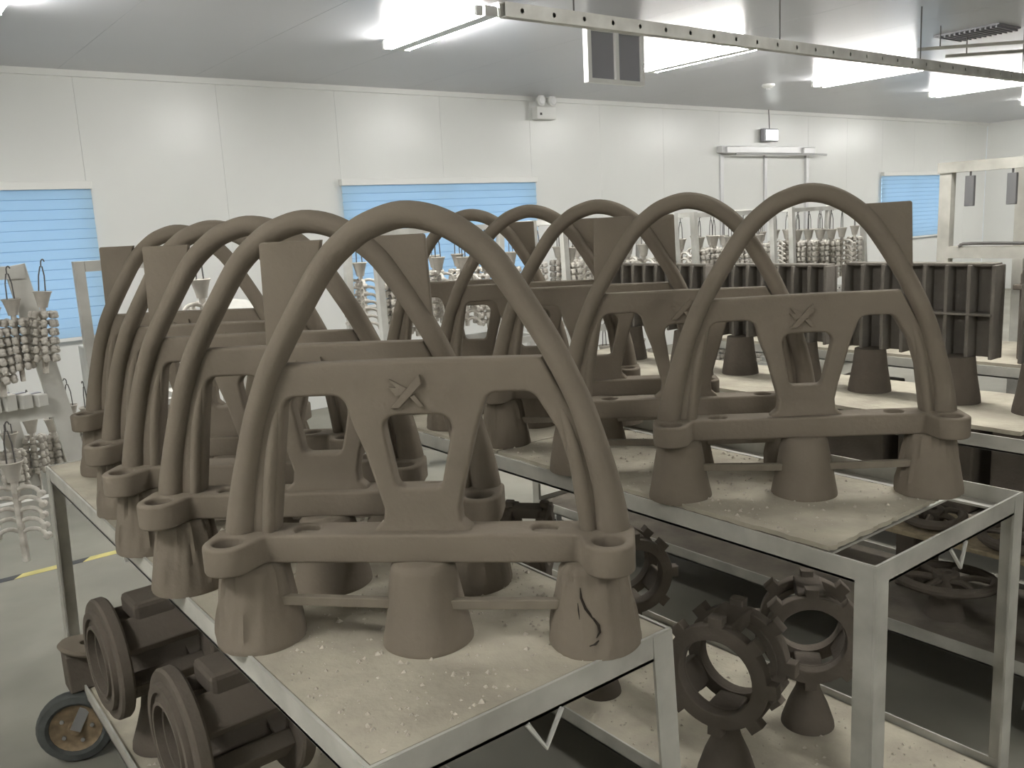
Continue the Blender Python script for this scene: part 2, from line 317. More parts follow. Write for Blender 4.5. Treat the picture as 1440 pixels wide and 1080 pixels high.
# ------------------------------------------------------------------ carts
def cart(name, label, x0, x1, y0, y1, z, splay, shelf, legs='all', rail=.05, boards=True, brd=None, board_drop=.012, front_bar=False, ytop=None, cross=()):
    t = thing(name, label, 'cart', ((x0+x1)/2, (y0+y1)/2, 0)); cxm, cym = (x0+x1)/2, (y0+y1)/2
    X = (x1-x0)/2; Y = (y1-y0)/2
    def rails(zt, ex, nm):
        for (a, b, sd) in (((-X-ex, -Y-ex), (X+ex, -Y-ex), 'front'), ((-X-ex, Y+ex), (X+ex, Y+ex), 'rear'), ((-X-ex, -Y-ex), (-X-ex, Y+ex), 'left'), ((X+ex, -Y-ex), (X+ex, Y+ex), 'right')):
            mb = MB(); th = .006
            hor = sd in ('front', 'rear'); sg = -1 if sd in ('front', 'left') else 1
            if hor:
                y = a[1]; mb.box(a[0], b[0], min(y, y-sg*th), max(y, y-sg*th), zt-rail, zt); mb.box(a[0], b[0], min(y, y-sg*rail), max(y, y-sg*rail), zt-rail, zt-rail+th)
            else:
                x = a[0]; ya, yb = a[1]+th+.0006, b[1]-th-.0006; mb.box(min(x, x-sg*th), max(x, x-sg*th), ya, yb, zt-rail, zt-.0004); mb.box(min(x, x-sg*rail), max(x, x-sg*rail), ya, yb, zt-rail+.0005, zt-rail+th+.0005)
            mb.obj(nm, PAINT, t)
    rails(z, 0, 'top_rail'); k = splay*(z-shelf)/z; rails(shelf, k, 'shelf_rail')
    for sx in (-1, 1):
        for sy in (-1, 1):
            mb = MB(); a = Vector((sx*(X+.0012), sy*(Y+.0012), z-.003)); b = Vector((sx*(X+.0012+splay*.86), sy*(Y+.0012+splay*.86), .17)); th = .006; W_ = .05
            for (dx, dy) in ((sx*W_, 0), (0, sy*W_)):   # angle iron: two flanges
                if dx: q = [(-0, 0), (-dx, 0), (-dx, -sy*th), (0, -sy*th)]
                else: q = [(0, -sy*(th+.0004)), (0, -dy), (-sx*th, -dy), (-sx*th, -sy*(th+.0004))]
                vs_ = [Vector((p.x+u, p.y+v, p.z)) for p in (a, b) for u, v in q]
                mb.add(vs_, [(0, 1, 2, 3), (7, 6, 5, 4), (0, 4, 5, 1), (1, 5, 6, 2), (2, 6, 7, 3), (3, 7, 4, 0)])
            mb.obj('leg', PAINT, t)
            wx, wy = sx*(X+splay+.03), sy*(Y+splay-.24); wa = R(20)*sx*sy; WR = .125 if shelf > .26 else .07
            if WR < .1: wx, wy = sx*(X-.06), sy*(Y-.12)
            B0 = Matrix.Translation((wx, wy, WR)) @ Matrix.Rotation(wa, 4, 'Z'); M = B0 @ Matrix.Rotation(R(90), 4, 'X')
            q = WR/.125
            cs = MB(); cs.lathe([(.084*q, -.02), (.094*q, -.028), (.116*q, -.024), (.125*q, -.009), (.125*q, .009), (.116*q, .024), (.094*q, .028), (.084*q, .02)], 32, M, closed=True); cw = cs.obj('wheel', RUB, t)
            MB().lathe([(.0, -.022), (.022*q, -.024), (.026*q, -.014), (.07*q, -.012), (.083*q, -.02), (.087*q, 0), (.083*q, .02), (.07*q, .012), (.026*q, .014), (.022*q, .024), (0, .022)], 24, M).obj('hub', RUST, cw)
            for k_ in range(5): MB().lathe([(.007*q, .0), (.007*q, .006), (0, .007)], 8, M @ Matrix.Translation((.05*q*math.cos(k_*1.2566), .05*q*math.sin(k_*1.2566), .0125))).obj('bolt', STEEL, cw)
            fk = MB(); tz = shelf-rail-.003
            for s_ in (-1, 1):
                ax = B0 @ Vector((0, s_*.036, 0)); fk.bar(ax, (wx-sx*.05 if WR > .1 else wx, ax.y+sy*.02, tz), .006, .034, (1, 0, 0))
            fk.obj('wheel_fork', STEEL, t)
    for yy in cross: MB().box(-X+.006, X-.006, yy-cym-.025, yy-cym+.025, z-.05, z-.044).obj('cross_bar', PAINT, t)
    # V hitch under the front rail
    vh = MB(); vh.tube([(-.03, -Y, z-rail), (-.0, -Y-.01, z-rail-.05), (.045, -Y, z-rail)], .005, 6); vh.obj('hitch_loop', PAINT_W, t)
    return t
TL = .99
cart('trolley', 'grey angle-iron trolley at left front carrying the near row of arches', .497, 1.127, 1.03, 3.33, TL, .028, .27)
cart('trolley', 'grey angle-iron trolley at right front with its board pulled back from the rail', 1.64, 2.342, .921, 3.33, TL, .0, .215, cross=(.985+.13, 2.1))
cart('trolley', 'grey angle-iron trolley at far right carrying the finned panels', 2.86, 3.50, .95, 3.6, TL, .0, .25)

# boards: thin dusty sheets, ragged edge
def board(label, x0, x1, y0, y1, z0, th, jag=.0, seed=0, mtl=BOARD):
    rnd = random.Random(seed); pts = []
    N = 60
    for i in range(N): pts.append((x0+(x1-x0)*i/N, y0+rnd.uniform(-jag, jag)))
    for i in range(N): pts.append((x1+rnd.uniform(-jag, jag), y0+(y1-y0)*i/N))
    for i in range(N): pts.append((x1-(x1-x0)*i/N, y1+rnd.uniform(-jag, jag)))
    for i in range(N): pts.append((x0+rnd.uniform(-jag, jag), y1-(y1-y0)*i/N))
    me = fill2d('board', [pts], th, 0, mtl); o = link('board', me, None, (0, 0, z0+th/2)); tag(o, label, 'board'); return o
board('dust-covered plywood board lying in the left trolley top under the near arches', .506, 1.118, 1.04, 3.32, TL-.034, .032, .0, 1)
board('dusty plywood board with splintered front edge on the right trolley top', 1.648, 2.128, 1.034, 2.25, TL+.001, .011, .003, 2)
board('second dusty board behind it on the right trolley top', 1.650, 2.333, 2.26, 3.32, TL+.001, .011, .002, 3)
board('dusty board on the far right trolley top under the finned panels', 2.90, 3.46, 1.16, 3.58, TL+.001, .014, .002, 4)
board('dusty board on the left trolley lower shelf under the flanged castings', .488, 1.136, 1.02, 3.34, .23, .02, .0, 5)
board('dusty board on the right trolley lower shelf under the ring castings', 1.65, 2.332, .93, 3.32, .172, .02, .0, 6)
board('dark board on the far right trolley lower shelf', 2.87, 3.49, .96, 3.59, .207, .02, .0, 8, BOARD_D)
def grit(label, x0, x1, y0, y1, z, n, seed, avoid=()):
    rnd = random.Random(seed); mb = MB()
    for i in range(n):
        x, y = rnd.uniform(x0, x1), rnd.uniform(y0, y1)
        s = rnd.choice([.0015, .002, .003, .004, .006]) * rnd.uniform(.6, 1.3); a = rnd.uniform(0, 6.28)
        P = [(math.cos(a+t)*s*rnd.uniform(.6, 1.3)+x, math.sin(a+t)*s*rnd.uniform(.6, 1.3)+y, z+s*rnd.uniform(0.02, .15)) for t in (0, 1.6, 3.1, 4.7)]
        top = (x, y, z+s*.9); mb.add(P+[top], [(0, 1, 4), (1, 2, 4), (2, 3, 4), (3, 0, 4), (3, 2, 1, 0)])
    o = mb.obj('grit', GRIT); tag(o, label, 'debris'); o['kind'] = 'stuff'; return o
grit('loose crumbs of dried slurry scattered over the left trolley board', .52, 1.11, 1.05, 2.6, TL-.002, 1500, 1)
grit('loose crumbs of dried slurry scattered over the right trolley board', 1.66, 2.12, 1.05, 2.24, TL+.012, 700, 2)
grit('loose crumbs on the lower shelf of the right trolley', 1.66, 2.32, .95, 2.6, .192, 900, 3)
grit('loose crumbs on the lower shelf of the left trolley', .5, 1.12, 1.3, 3.2, .25, 500, 4)

# ------------------------------------------------------------------ arch castings
ARCH_C = [(-.350, .175, .032), (-.346, .22, .031), (-.330, .30, .026), (-.300, .407, .0222), (-.278, .465, .0217), (-.250, .525, .0217), (-.186, .628, .0222), (-.137, .697, .0228), (-.085, .742, .0232), (-.045, .762, .0235), (.005, .7735, .0235), (.058, .764, .0235), (.108, .737, .0232), (.150, .700, .0228), (.180, .659, .0222), (.219, .595, .0217), (.250, .540, .0217), (.284, .467, .0217), (.306, .407, .0222), (.333, .30, .026), (.343, .22, .031), (.345, .175, .032)]
SX = Matrix.Rotation(R(90), 4, 'X')      # local (x,y) outline -> (x, z) upright plate
def arch_meshes():
    m_ = {}
    pr = spline([(x, .014*max(0, min(1, (.45-z)/.25)), z) for x, z, r_ in ARCH_C], 4); rr = [q.x for q in spline([(r_, 0, 0) for x, z, r_ in ARCH_C], 4)]
    m_['arch'] = MB().tube(pr, rr, 18, ref=(0, 1, 0), flat=1.08).mesh('arch_tube', CLAY, 60)
    # web: crossbar, struts and leg flanges in one plate with three openings
    out = [(-.33, .19), (-.318, .30), (-.288, .407), (-.238, .521), (0, .523), (.232, .521), (.292, .407), (.320, .30), (.33, .19)]
    lh = rpoly([(-.277, .200), (-.254, .352), (-.236, .461), (-.127, .462), (-.113, .407), (-.094, .355), (-.067, .250), (-.071, .226), (-.088, .212), (-.090, .200)], [.0, .0, .024, .026, 0, 0, 0, .01, .01, .0])
    rh = rpoly([(.093, .200), (.091, .212), (.075, .226), (.073, .25), (.082, .292), (.111, .395), (.134, .461), (.214, .461), (.254, .393), (.272, .331), (.288, .200)], [0, .01, .01, 0, 0, 0, .024, .026, .03, 0, 0])
    chh = rpoly([(-.040, .289), (-.061, .424), (.073, .424), (.041, .289)], [.016, .024, .024, .016])
    m_['web'] = fill2d('web_frame', [out, lh[::-1], rh[::-1], chh[::-1]], .038, .007, CLAY, Matrix.Translation((0, .016, 0)) @ SX)
    # flange ridges along the inside of both legs
    fr = MB(); fr2 = MB()
    fr.tube(spline([(-.293, -.001, .19), (-.279, -.001, .30), (-.261, .001, .40), (-.240, .006, .475)], 5), [.0125]*8+[.012-.0012*i for i in range(8)], 10)
    fr2.tube(spline([(.304, -.001, .19), (.290, -.001, .30), (.274, .001, .39), (.250, .006, .470)], 5), [.0125]*8+[.012-.0012*i for i in range(8)], 10)
    m_['ridge'] = fr.mesh('leg_ridge', CLAY, 60); m_['ridge2'] = fr2.mesh('leg_ridge', CLAY, 60)
    # base beam with two ears and four bores (plan outline, front is -y)
    o = [(-.345, .05), (.345, .05), (.383, .02), (.383, -.05)]
    def arc(cx_, cy_, r_, a0, a1, n_=10): return [(cx_+r_*math.cos(R(a0+(a1-a0)*i/n_)), cy_+r_*math.sin(R(a0+(a1-a0)*i/n_))) for i in range(n_+1)]
    o += arc(.338, -.055, .045, 0, -150); o += [(.285, -.026), (-.290, -.026)]
    o += arc(-.347, -.055, .045, -30, -180); o += [(-.392, .01)]
    m_['beam'] = fill2d('base_beam', [rpoly(o, [.02, .02, .02, 0]+[0]*11+[.015, .015]+[0]*11+[.03], 4)]+[circ(x, y, .0265)[::-1] for x, y in ((-.347, -.055), (.338, -.055))]+[circ(x, .014, .0235)[::-1] for x in (-.222, .223)], .054, .006, CLAY, Matrix.Translation((0, 0, .1825)))
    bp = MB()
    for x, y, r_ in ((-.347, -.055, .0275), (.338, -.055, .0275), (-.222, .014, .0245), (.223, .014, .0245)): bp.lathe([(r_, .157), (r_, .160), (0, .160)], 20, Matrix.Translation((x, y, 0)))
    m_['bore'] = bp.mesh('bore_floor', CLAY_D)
    for sg, nm in ((-1, 'finL'), (1, 'finR')):
        pts = [(sg*.252, .738), (sg*.14, .738), (sg*.150, .690), (sg*.205, .61), (sg*.247, .535), (sg*.257, .548)]
        if sg > 0: pts = pts[::-1]
        m_[nm] = fill2d('corner_plate', [rpoly(pts, [.006, 0, 0, 0, 0, 0] if sg < 0 else [0, 0, 0, 0, 0, .006], 3)], .016, .003, CLAY, SX)
    # dried slurry cones, three shapes
    for k in range(3):
        prof = [(.0835, 0), (.0835, .006), (.081, .02), (.074, .055), (.068, .09), (.062, .125), (.058, .145), (.050, .156), (.02, .160)]
        pp_ = []
        for i in range(len(prof)-1):
            for q in range(4): t = q/4; pp_.append((prof[i][0]*(1-t)+prof[i+1][0]*t, prof[i][1]*(1-t)+prof[i+1][1]*t))
        pp_.append(prof[-1]); mb = MB().lathe(pp_, 64)
        def disp(q, k=k):
            q = Vector(q); a = math.atan2(q.y, q.x); r_ = math.hypot(q.x, q.y); z = q.z
            if r_ < .03: return q
            d = .0035*noise.noise(Vector((q.x*14+k*9, q.y*14, q.z*9)))
            if k != 1:   # drips and folds where the slurry ran
                d += .010*max(0, noise.noise(Vector((math.cos(a)*9+k*3, math.sin(a)*9, z*9))))*min(1, z/.03) - .004*max(0, noise.noise(Vector((math.cos(a)*22, math.sin(a)*22+k*5, z*12))))
            return Vector((q.x*(r_+d)/r_, q.y*(r_+d)/r_, z))
        mb.v = [tuple(disp(q)) for q in mb.v]; m_['cone%d' % k] = mb.mesh('foot_cone', CLAY, 60)
    cr = MB()    # crack on the right cone
    def cp(u, z):
        r_ = .0835-.0835*.27*(z/.14); t = R(-95)+u/r_*1.0; return (r_*math.cos(t)*1.004, r_*math.sin(t)*1.004, z)
    cr.tube([cp(-.015, .125), cp(-.014, .108), cp(-.006, .09), cp(.006, .075), cp(.016, .062), cp(.018, .05), cp(.012, .04)], [.0006, .0022, .0026, .0024, .0026, .0022, .0005], 6)
    cr.tube([cp(-.02, .098), cp(-.019, .085), cp(-.017, .07)], [.0005, .0014, .0005], 5); cr.tube([cp(.0, .026), cp(.01, .030), cp(.016, .036)], [.001, .0022, .001], 5)
    m_['crack'] = cr.mesh('crack', CLAY_CRACK)
    b1 = MB().bbox(-.155, .155, -.008, .008, -.009, .009, .002); m_['batten'] = b1.mesh('batten', WOOD)
    # raised emblem on the crossbar: two crossed ribbons
    e = []
    def EP(px, py): return ((px-540)/1080*.121/.935-.0015, .498-(py-240)/1080*.121)
    long_ = [EP(*q) for q in ((690, 245), (715, 390), (365, 765), (230, 765), (330, 640), (480, 470))]
    left_ = [EP(*q) for q in ((235, 300), (490, 455), (400, 560), (330, 590), (215, 430), (330, 445))]
    low_ = [EP(*q) for q in ((520, 590), (600, 560), (730, 745), (660, 765))]
    for nm, q, dp in (('emblem_a', long_, .016), ('emblem_b', left_, .012), ('emblem_c', low_, .012)):
        ar = sum(q[i-1][0]*q[i][1]-q[i][0]*q[i-1][1] for i in range(len(q)))
        if ar < 0: q = q[::-1]
        m_[nm] = fill2d('emblem_stroke', [q], dp, .001, CLAY, Matrix.Translation((0, -.0035, 0)) @ SX)
    return m_
AM = arch_meshes()
GROUP_A = 'clay-coated arch castings'
def arch(label, x, y, z, yaw, fin, cones=(0, 1, 2), tilt=0, crack=False, emblem=True):
    t = thing('arch_casting', label, 'casting', (x, y, z), yaw, GROUP_A); t.rotation_euler = (0, tilt, yaw)
    link('arch_tube', AM['arch'], t); link('web_frame', AM['web'], t); link('leg_ridge', AM['ridge'], t); link('leg_ridge', AM['ridge2'], t)
    bm_ = link('base_beam', AM['beam'], t); link('bore_floor', AM['bore'], bm_)
    link('corner_plate', AM['finL' if fin < 0 else 'finR'], t)
    for i, cxx in enumerate((-.325, -.003, .307)):
        c = link('foot_cone', AM['cone%d' % cones[i]], t, (cxx, .0, 0), (0, 0, (0, .7, 0)[i] if crack else random.uniform(0, 6)))
        if crack and i == 2: link('crack', AM['crack'], c)
    link('batten', AM['batten'], t, (-.165, -.022, .082), (0, R(1.5), 0)); link('batten', AM['batten'], t, (.152, -.03, .082), (0, R(-.5), 0))
    if emblem:
        for q in 'abc': link('emblem_stroke', AM['emblem_'+q], t)
    return t
ZB = TL-.002
arch('brown pointed arch casting nearest the camera, raised emblem, plate at its left shoulder', .782, 1.314, ZB, -.783, -1, (0, 1, 2), crack=True)
arch('second arch casting in the left trolley row, right-shoulder plate seen through the nearest arch', .772, 1.683, ZB, -.755, 1)
arch('third arch casting in the left trolley row, plate at its left shoulder', .780, 2.003, ZB, -.740, -1)
arch('fourth arch casting in the left trolley row, its top partly hidden', .817, 2.360, ZB, -.740, 1)
arch('fifth and farthest arch casting in the left trolley row, plate at its far left', .886, 2.874, ZB, -.742, -1)
RZ = TL+.010
arch('front arch casting on the right trolley, plate sticking out at its right shoulder', 1.942, 1.293, RZ, -.775, 1, (1, 1, 2), tilt=-.012)
arch('second arch casting on the right trolley, behind the front one', 1.931, 1.690, RZ, -.748, -1)
arch('third arch casting on the right trolley row', 1.975, 2.10, RZ, -.740, 1)
arch('fourth arch casting on the right trolley row, seen right of the nearest arch', 1.985, 2.46, RZ, -.740, 1)
arch('farthest arch casting on the right trolley, in front of the blue middle window', 1.985, 2.82, RZ, -.740, 1)

# ------------------------------------------------------------------ finned panels on the far right trolley
def fin_panel(label, x, y, n, pitch, h, z, cones=True):
    t = thing('finned_casting', label, 'casting', (x, y, z), 0, 'finned panel castings'); L_ = (n-1)*pitch
    MB().bbox(.05, .065, -.01, L_+.01, .165, .165+h, .004).obj('back_plate', CLAY_G, t)
    fm = MB().bbox(-.012, .055, -.007, .007, .165, .165+h, .003).mesh('fin', CLAY_G)
    for i in range(n): link('fin', fm, t, (random.uniform(-.004, .004), i*pitch, 0))
    MB().bbox(-.015, .055, 0, L_, .165+h*.46, .165+h*.49, .003).obj('middle_rib', CLAY_G, t)
    MB().bbox(-.0, .06, 0, L_, .160+h, .172+h, .004).obj('top_flange', CLAY_G, t)
    if cones:
        for yy in (L_*.2, L_*.8): MB().lathe([(.082, 0), (.08, .02), (.066, .10), (.058, .17)], 28, Matrix.Translation((0, yy, 0))).obj('foot_cone', CLAY_D, t)
zF = TL+.015
fin_panel('grey finned panel casting on two cones, right end of the row of panels', 3.22, 1.40, 8, .082, .335, zF)
fin_panel('grey finned panel casting, second from the right, behind the front arch', 3.24, 2.07, 8, .078, .325, zF)
fin_panel('grey finned panel casting, third from the right, seen between arch legs', 3.26, 2.72, 9, .078, .32, zF)
fin_panel('grey finned panel casting cut by the right edge of the picture', 3.20, .97, 5, .08, .325, zF)

# ------------------------------------------------------------------ ring castings on the right lower shelf
def ring_meshes():
    d = {}
    out = []
    nl = 8
    for i in range(nl):
        a0 = 2*math.pi*i/nl; g = 2*math.pi/nl
        for (f_, r_) in ((-.17, .118), (-.15, .138), (.15, .138), (.17, .118), (.3, .118), (.5, .118), (.7, .118)): out.append((r_*math.cos(a0+f_*g), r_*math.sin(a0+f_*g)))
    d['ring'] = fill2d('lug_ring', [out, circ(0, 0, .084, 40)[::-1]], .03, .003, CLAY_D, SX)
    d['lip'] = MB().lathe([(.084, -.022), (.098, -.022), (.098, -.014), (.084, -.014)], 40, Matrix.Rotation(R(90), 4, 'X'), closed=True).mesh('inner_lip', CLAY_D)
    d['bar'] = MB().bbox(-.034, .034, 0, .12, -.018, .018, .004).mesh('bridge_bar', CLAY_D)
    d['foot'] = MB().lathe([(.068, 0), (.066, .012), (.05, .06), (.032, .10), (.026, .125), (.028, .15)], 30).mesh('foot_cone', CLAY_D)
    return d
RM = ring_meshes()
def ring_casting(label, x, y, z, yaw, s=1.0, tilt=0):
    t = thing('ring_casting', label, 'casting', (x, y, z), yaw, 'lugged ring castings'); t.scale = (s, s, s); t.rotation_euler = (tilt, 0, yaw)
    zc = .15+.118
    for yy, fl_ in ((-.06, 0), (.06, math.pi)):
        r_ = link('lug_ring', RM['ring'], t, (0, yy, zc), (0, R(22.5) if 0 else 0, fl_)); link('inner_lip', RM['lip'], r_)
    for a in (90, 210, 330, 270):
        al = R(a); rr_ = .104
        link('bridge_bar', RM['bar'], t, (rr_*math.cos(al), -.06, zc+rr_*math.sin(al)), (0, R(90)-al, 0))
    link('foot_cone', RM['foot'], t)
    return t
zs = .192
ring_casting('dark lugged double-ring casting on a cone, beside the right trolley front post', 2.155, 1.42, zs, R(-50), 1.15)
ring_casting('dark lugged double-ring casting at bottom centre, nearest on the right trolley shelf', 1.77, 1.42, zs, R(-74), 1.22, R(-2))
ring_casting('lugged double-ring casting turned sideways, seen under the nearest arch beam', 2.03, 2.60, zs, R(40), 1.15)
ring_casting('lugged double-ring casting seen just right of the nearest arch leg', 2.10, 2.12, zs, R(-25), 1.15)
ring_casting('lugged double-ring casting half hidden at the back of the right trolley shelf', 1.82, 1.98, zs, R(60), 1.0)

# ------------------------------------------------------------------ flanged castings on the left lower shelf
def flange_casting(label, x, y, z, yaw, s=1.0):
    t = thing('flanged_casting', label, 'casting', (x, y, z), yaw, 'flanged valve body castings'); t.scale = (s, s, s)
    zc = .285; RY = Matrix.Translation((0, 0, zc)) @ Matrix.Rotation(R(90), 4, 'Y')
    for sg in (-1, 1):
        T_ = Matrix.Translation((sg*.115, 0, 0)) @ RY @ (Matrix.Scale(-1, 4, (0, 0, 1)) if sg < 0 else Matrix.Identity(4))
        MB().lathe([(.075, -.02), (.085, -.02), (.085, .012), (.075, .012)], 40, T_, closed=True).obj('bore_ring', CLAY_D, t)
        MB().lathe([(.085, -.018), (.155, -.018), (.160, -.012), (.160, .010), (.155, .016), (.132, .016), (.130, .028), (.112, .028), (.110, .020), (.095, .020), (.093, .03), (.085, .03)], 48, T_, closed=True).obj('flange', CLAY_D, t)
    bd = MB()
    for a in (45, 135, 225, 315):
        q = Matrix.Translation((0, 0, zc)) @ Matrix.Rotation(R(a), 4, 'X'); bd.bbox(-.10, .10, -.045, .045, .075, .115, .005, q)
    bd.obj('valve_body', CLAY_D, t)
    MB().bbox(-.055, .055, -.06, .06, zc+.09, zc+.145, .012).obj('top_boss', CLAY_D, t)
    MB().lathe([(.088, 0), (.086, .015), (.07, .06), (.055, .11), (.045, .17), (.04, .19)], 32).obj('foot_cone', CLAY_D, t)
    return t
flange_casting('flanged valve casting on a cone, left trolley lower shelf, far one', .60, 2.60, .25, R(2), 1.1)
flange_casting('flanged valve casting at the bottom edge, near one on the left trolley shelf', .625, 2.03, .25, R(1), 1.1)
fd = thing('disc_casting', 'thin round clay disc casting on a block at the left trolley rear corner', 'casting', (.478, 3.14, .25))
MB().lathe([(.026, .137), (.088, .13), (.095, .138), (.088, .148), (.038, .154), (.026, .15)], 40, Matrix.Rotation(R(14), 4, 'Y'), closed=True).obj('disc', CLAY, fd)
MB().bbox(-.045, .045, -.045, .045, 0, .13, .006).obj('foot_block', CLAY_D, fd)
# spoked wheels on the far right lower shelf
def spoked(label, x, y, z, r_, tilt=0, stand=.0):
    t = thing('spoked_casting', label, 'casting', (x, y, z), random.uniform(0, 3), 'spoked wheel castings')
    M = Matrix.Translation((0, 0, stand)) @ Matrix.Rotation(tilt, 4, 'X')
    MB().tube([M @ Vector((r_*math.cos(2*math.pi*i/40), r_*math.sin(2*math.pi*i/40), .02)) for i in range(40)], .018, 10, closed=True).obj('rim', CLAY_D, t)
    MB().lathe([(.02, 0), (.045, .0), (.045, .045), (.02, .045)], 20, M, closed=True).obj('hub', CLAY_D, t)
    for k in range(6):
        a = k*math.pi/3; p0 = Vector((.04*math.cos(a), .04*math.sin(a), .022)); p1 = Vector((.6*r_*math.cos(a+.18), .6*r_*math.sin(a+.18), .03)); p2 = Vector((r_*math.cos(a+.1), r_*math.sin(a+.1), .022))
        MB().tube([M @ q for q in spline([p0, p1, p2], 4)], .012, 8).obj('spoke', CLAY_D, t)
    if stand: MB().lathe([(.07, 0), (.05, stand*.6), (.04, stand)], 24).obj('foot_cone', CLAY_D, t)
spoked('dark spoked wheel casting lying low under the right trolley front rail', 3.077, 1.457, .227, .16, R(4), .12)
spoked('spoked wheel casting seen between the board corner and the right trolley rail', 3.24, 1.60, .525, .11, R(-6))
spoked('spoked wheel casting on a wooden slab behind the right trolley front post', 3.22, 1.27, .525, .12, R(-6))
sl = MB().bbox(-.16, .17, -.32, .30, -.018, .0, .004).obj('wooden_slab', BOARD_E, None, (3.25, 1.42, .503)); tag(sl, 'dusty wooden slab holding two spoked wheels behind the right trolley rail', 'board')
for yy in (1.16, 1.68):
    b_ = MB().bbox(-.1, .1, -.04, .04, 0, .254, .006).obj('support_block', CLAY_D, None, (3.30, yy, .228)); tag(b_, 'dark block under the wooden slab, %s end' % ('near' if yy < 1.4 else 'far'), 'block')
# a fourth trolley farther right with dark box moulds
cart('trolley', 'grey trolley farthest right, its rail seen past the finned panels', 4.08, 4.75, .9, 3.4, TL, .0, .25)
board('dusty board on the farthest right trolley top', 4.085, 4.745, .91, 3.39, TL+.001, .014, .0, 9)
def boxmould(label, x, y, h, w_=.30, z=TL+.015):
    t = thing('box_mould', label, 'mould', (x, y, z), 0, 'dark box moulds')
    MB().bbox(-.15, .15, -w_/2, w_/2, 0, h, .012).obj('mould_body', CLAY_D, t); MB().bbox(-.17, .17, -w_/2-.02, w_/2+.02, h*.80, h*.86, .005).obj('mould_rim', CLAY_D, t); MB().bbox(-.12, .12, -w_/2+.03, w_/2-.03, h, h+.03, .008).obj('mould_cap', CLAY_G, t)
boxmould('dark box mould at the right picture edge behind the finned panels', 4.35, 1.55, .40, .34)
boxmould('dark box mould farther back, half hidden by the finned panels', 4.40, 2.55, .12, .26)
board('dark board on the farthest right trolley lower shelf', 4.09, 4.74, .91, 3.39, .207, .02, .0, 10, BOARD_D)
for i, yy in enumerate((1.16, 1.62, 2.08, 2.54, 3.0)):
    boxmould('dark box mould on the farthest right trolley lower shelf, %s from the near end' % ORD[i], 4.36, yy, .50+.05*(i % 2), .38, .228)
# ------------------------------------------------------------------ shell-coated casting trees on drying racks
def tree_meshes():
    d = {}
    lug = MB(); lug.tube(spline([(0, 0, 0), (.03, 0, .004), (.05, 0, -.008), (.058, 0, -.026)], 3), [.013]*3+[.015]*3+[.019]*3+[.012], 7)
    lug.lathe([(.0, -.02), (.016, -.012), (.02, .0), (.014, .014), (0, .018)], 8, Matrix.Translation((.05, .0, .004)))
    d['lug'] = lug.mesh('lug', SHELL, 60)
    hk = MB(); hk.tube(spline([(0, 0, 0), (.04, 0, .012), (.085, 0, .0), (.11, 0, -.03)], 3), .011, 7); hk.tube([(.112, -.016, -.03), (.112, .016, -.03)], .017, 8); d['hook'] = hk.mesh('hook_casting', SHELL, 60)
    cup = MB().lathe([(.028, -.10), (.036, -.06), (.05, -.01), (.058, .0), (.052, .004), (.045, -.01), (.03, -.06)], 18); d['cup'] = cup.mesh('pouring_cup', SHELL_CUP, 50)
    d['sprue'] = MB().bbox(-.014, .014, -.014, .014, -.52, -.09, .004).mesh('sprue', SHELL)
    rd = MB()
    for s_ in (-1, 1): rd.tube([(s_*.022, 0, -.03), (s_*.018, 0, .10), (s_*.006, 0, .16)], .004, 6)
    rd.tube(spline([(0, 0, .155), (0, 0, .19), (.012, 0, .205), (.022, 0, .19)], 3), .004, 6); d['rod'] = rd.mesh('hanging_rod', WIRE)
    return d
TM = tree_meshes()
def tree(label, x, y, z, yaw, rows=7, kind='lug', group=None, rods=True, s=1.0, sides=4, two=True, tilt=0):
    t = thing('casting_tree', label, 'casting tree', (x, y, z-.205*s), yaw, group); t.scale = (s, s, s); t.rotation_euler = (0, tilt, yaw)
    link('pouring_cup', TM['cup'], t); link('sprue', TM['sprue'], t)
    if rods: link('hanging_rod', TM['rod'], t)
    for k in range(rows):
        for a in range(sides):
            al = 2*math.pi*a/sides+random.uniform(-.06, .06)
            off = (-.026, .026) if two and kind == 'lug' else (0,)
            for o_ in off:
                link(kind if kind == 'lug' else 'hook_casting', TM['lug' if kind == 'lug' else 'hook'], t, (.012*math.cos(al)-o_*math.sin(al), .012*math.sin(al)+o_*math.cos(al), -.14-k*.055), (0, 0, al))
    return t
def drying_rack(label, x0, x1, y0, y1, h=1.74, rows=(1.66,), low=True, shelf=.82):
    t = thing('drying_rack', label, 'rack', ((x0+x1)/2, (y0+y1)/2, 0)); X = (x1-x0)/2; Y = (y1-y0)/2
    for sx in (-1, 1):
        for sy in (-1, 1): MB().bar((sx*X, sy*Y, 0), (sx*X*.985, sy*Y*.7, h), .05, .05, (0, 1, 0)).obj('post', PAINT_W, t)
    for sx in (-1, 1):
        for zz_, f_ in ((h-.02, .7), (shelf, .86), (.15, .97)): MB().bar((sx*X*.985, -Y*f_, zz_), (sx*X*.985, Y*f_, zz_), .04, .04).obj('end_rail', PAINT_W, t)
    for sy in (-1, 1):
        MB().bar((-X, sy*Y*.7, h-.03), (X, sy*Y*.7, h-.03), .04, .04).obj('top_rail', PAINT_W, t)
        MB().bar((-X, sy*Y*.86, shelf), (X, sy*Y*.86, shelf), .04, .05).obj('shelf_rail', PAINT_W, t)
        MB().bar((-X, sy*Y*.97, .15), (X, sy*Y*.97, .15), .04, .04).obj('bottom_rail', PAINT_W, t)
    return t
RK = [('left', 3.02, 4.45), ('centre-left', 4.75, 6.1), ('centre', 6.35, 7.55), ('right', 7.85, 9.2)]
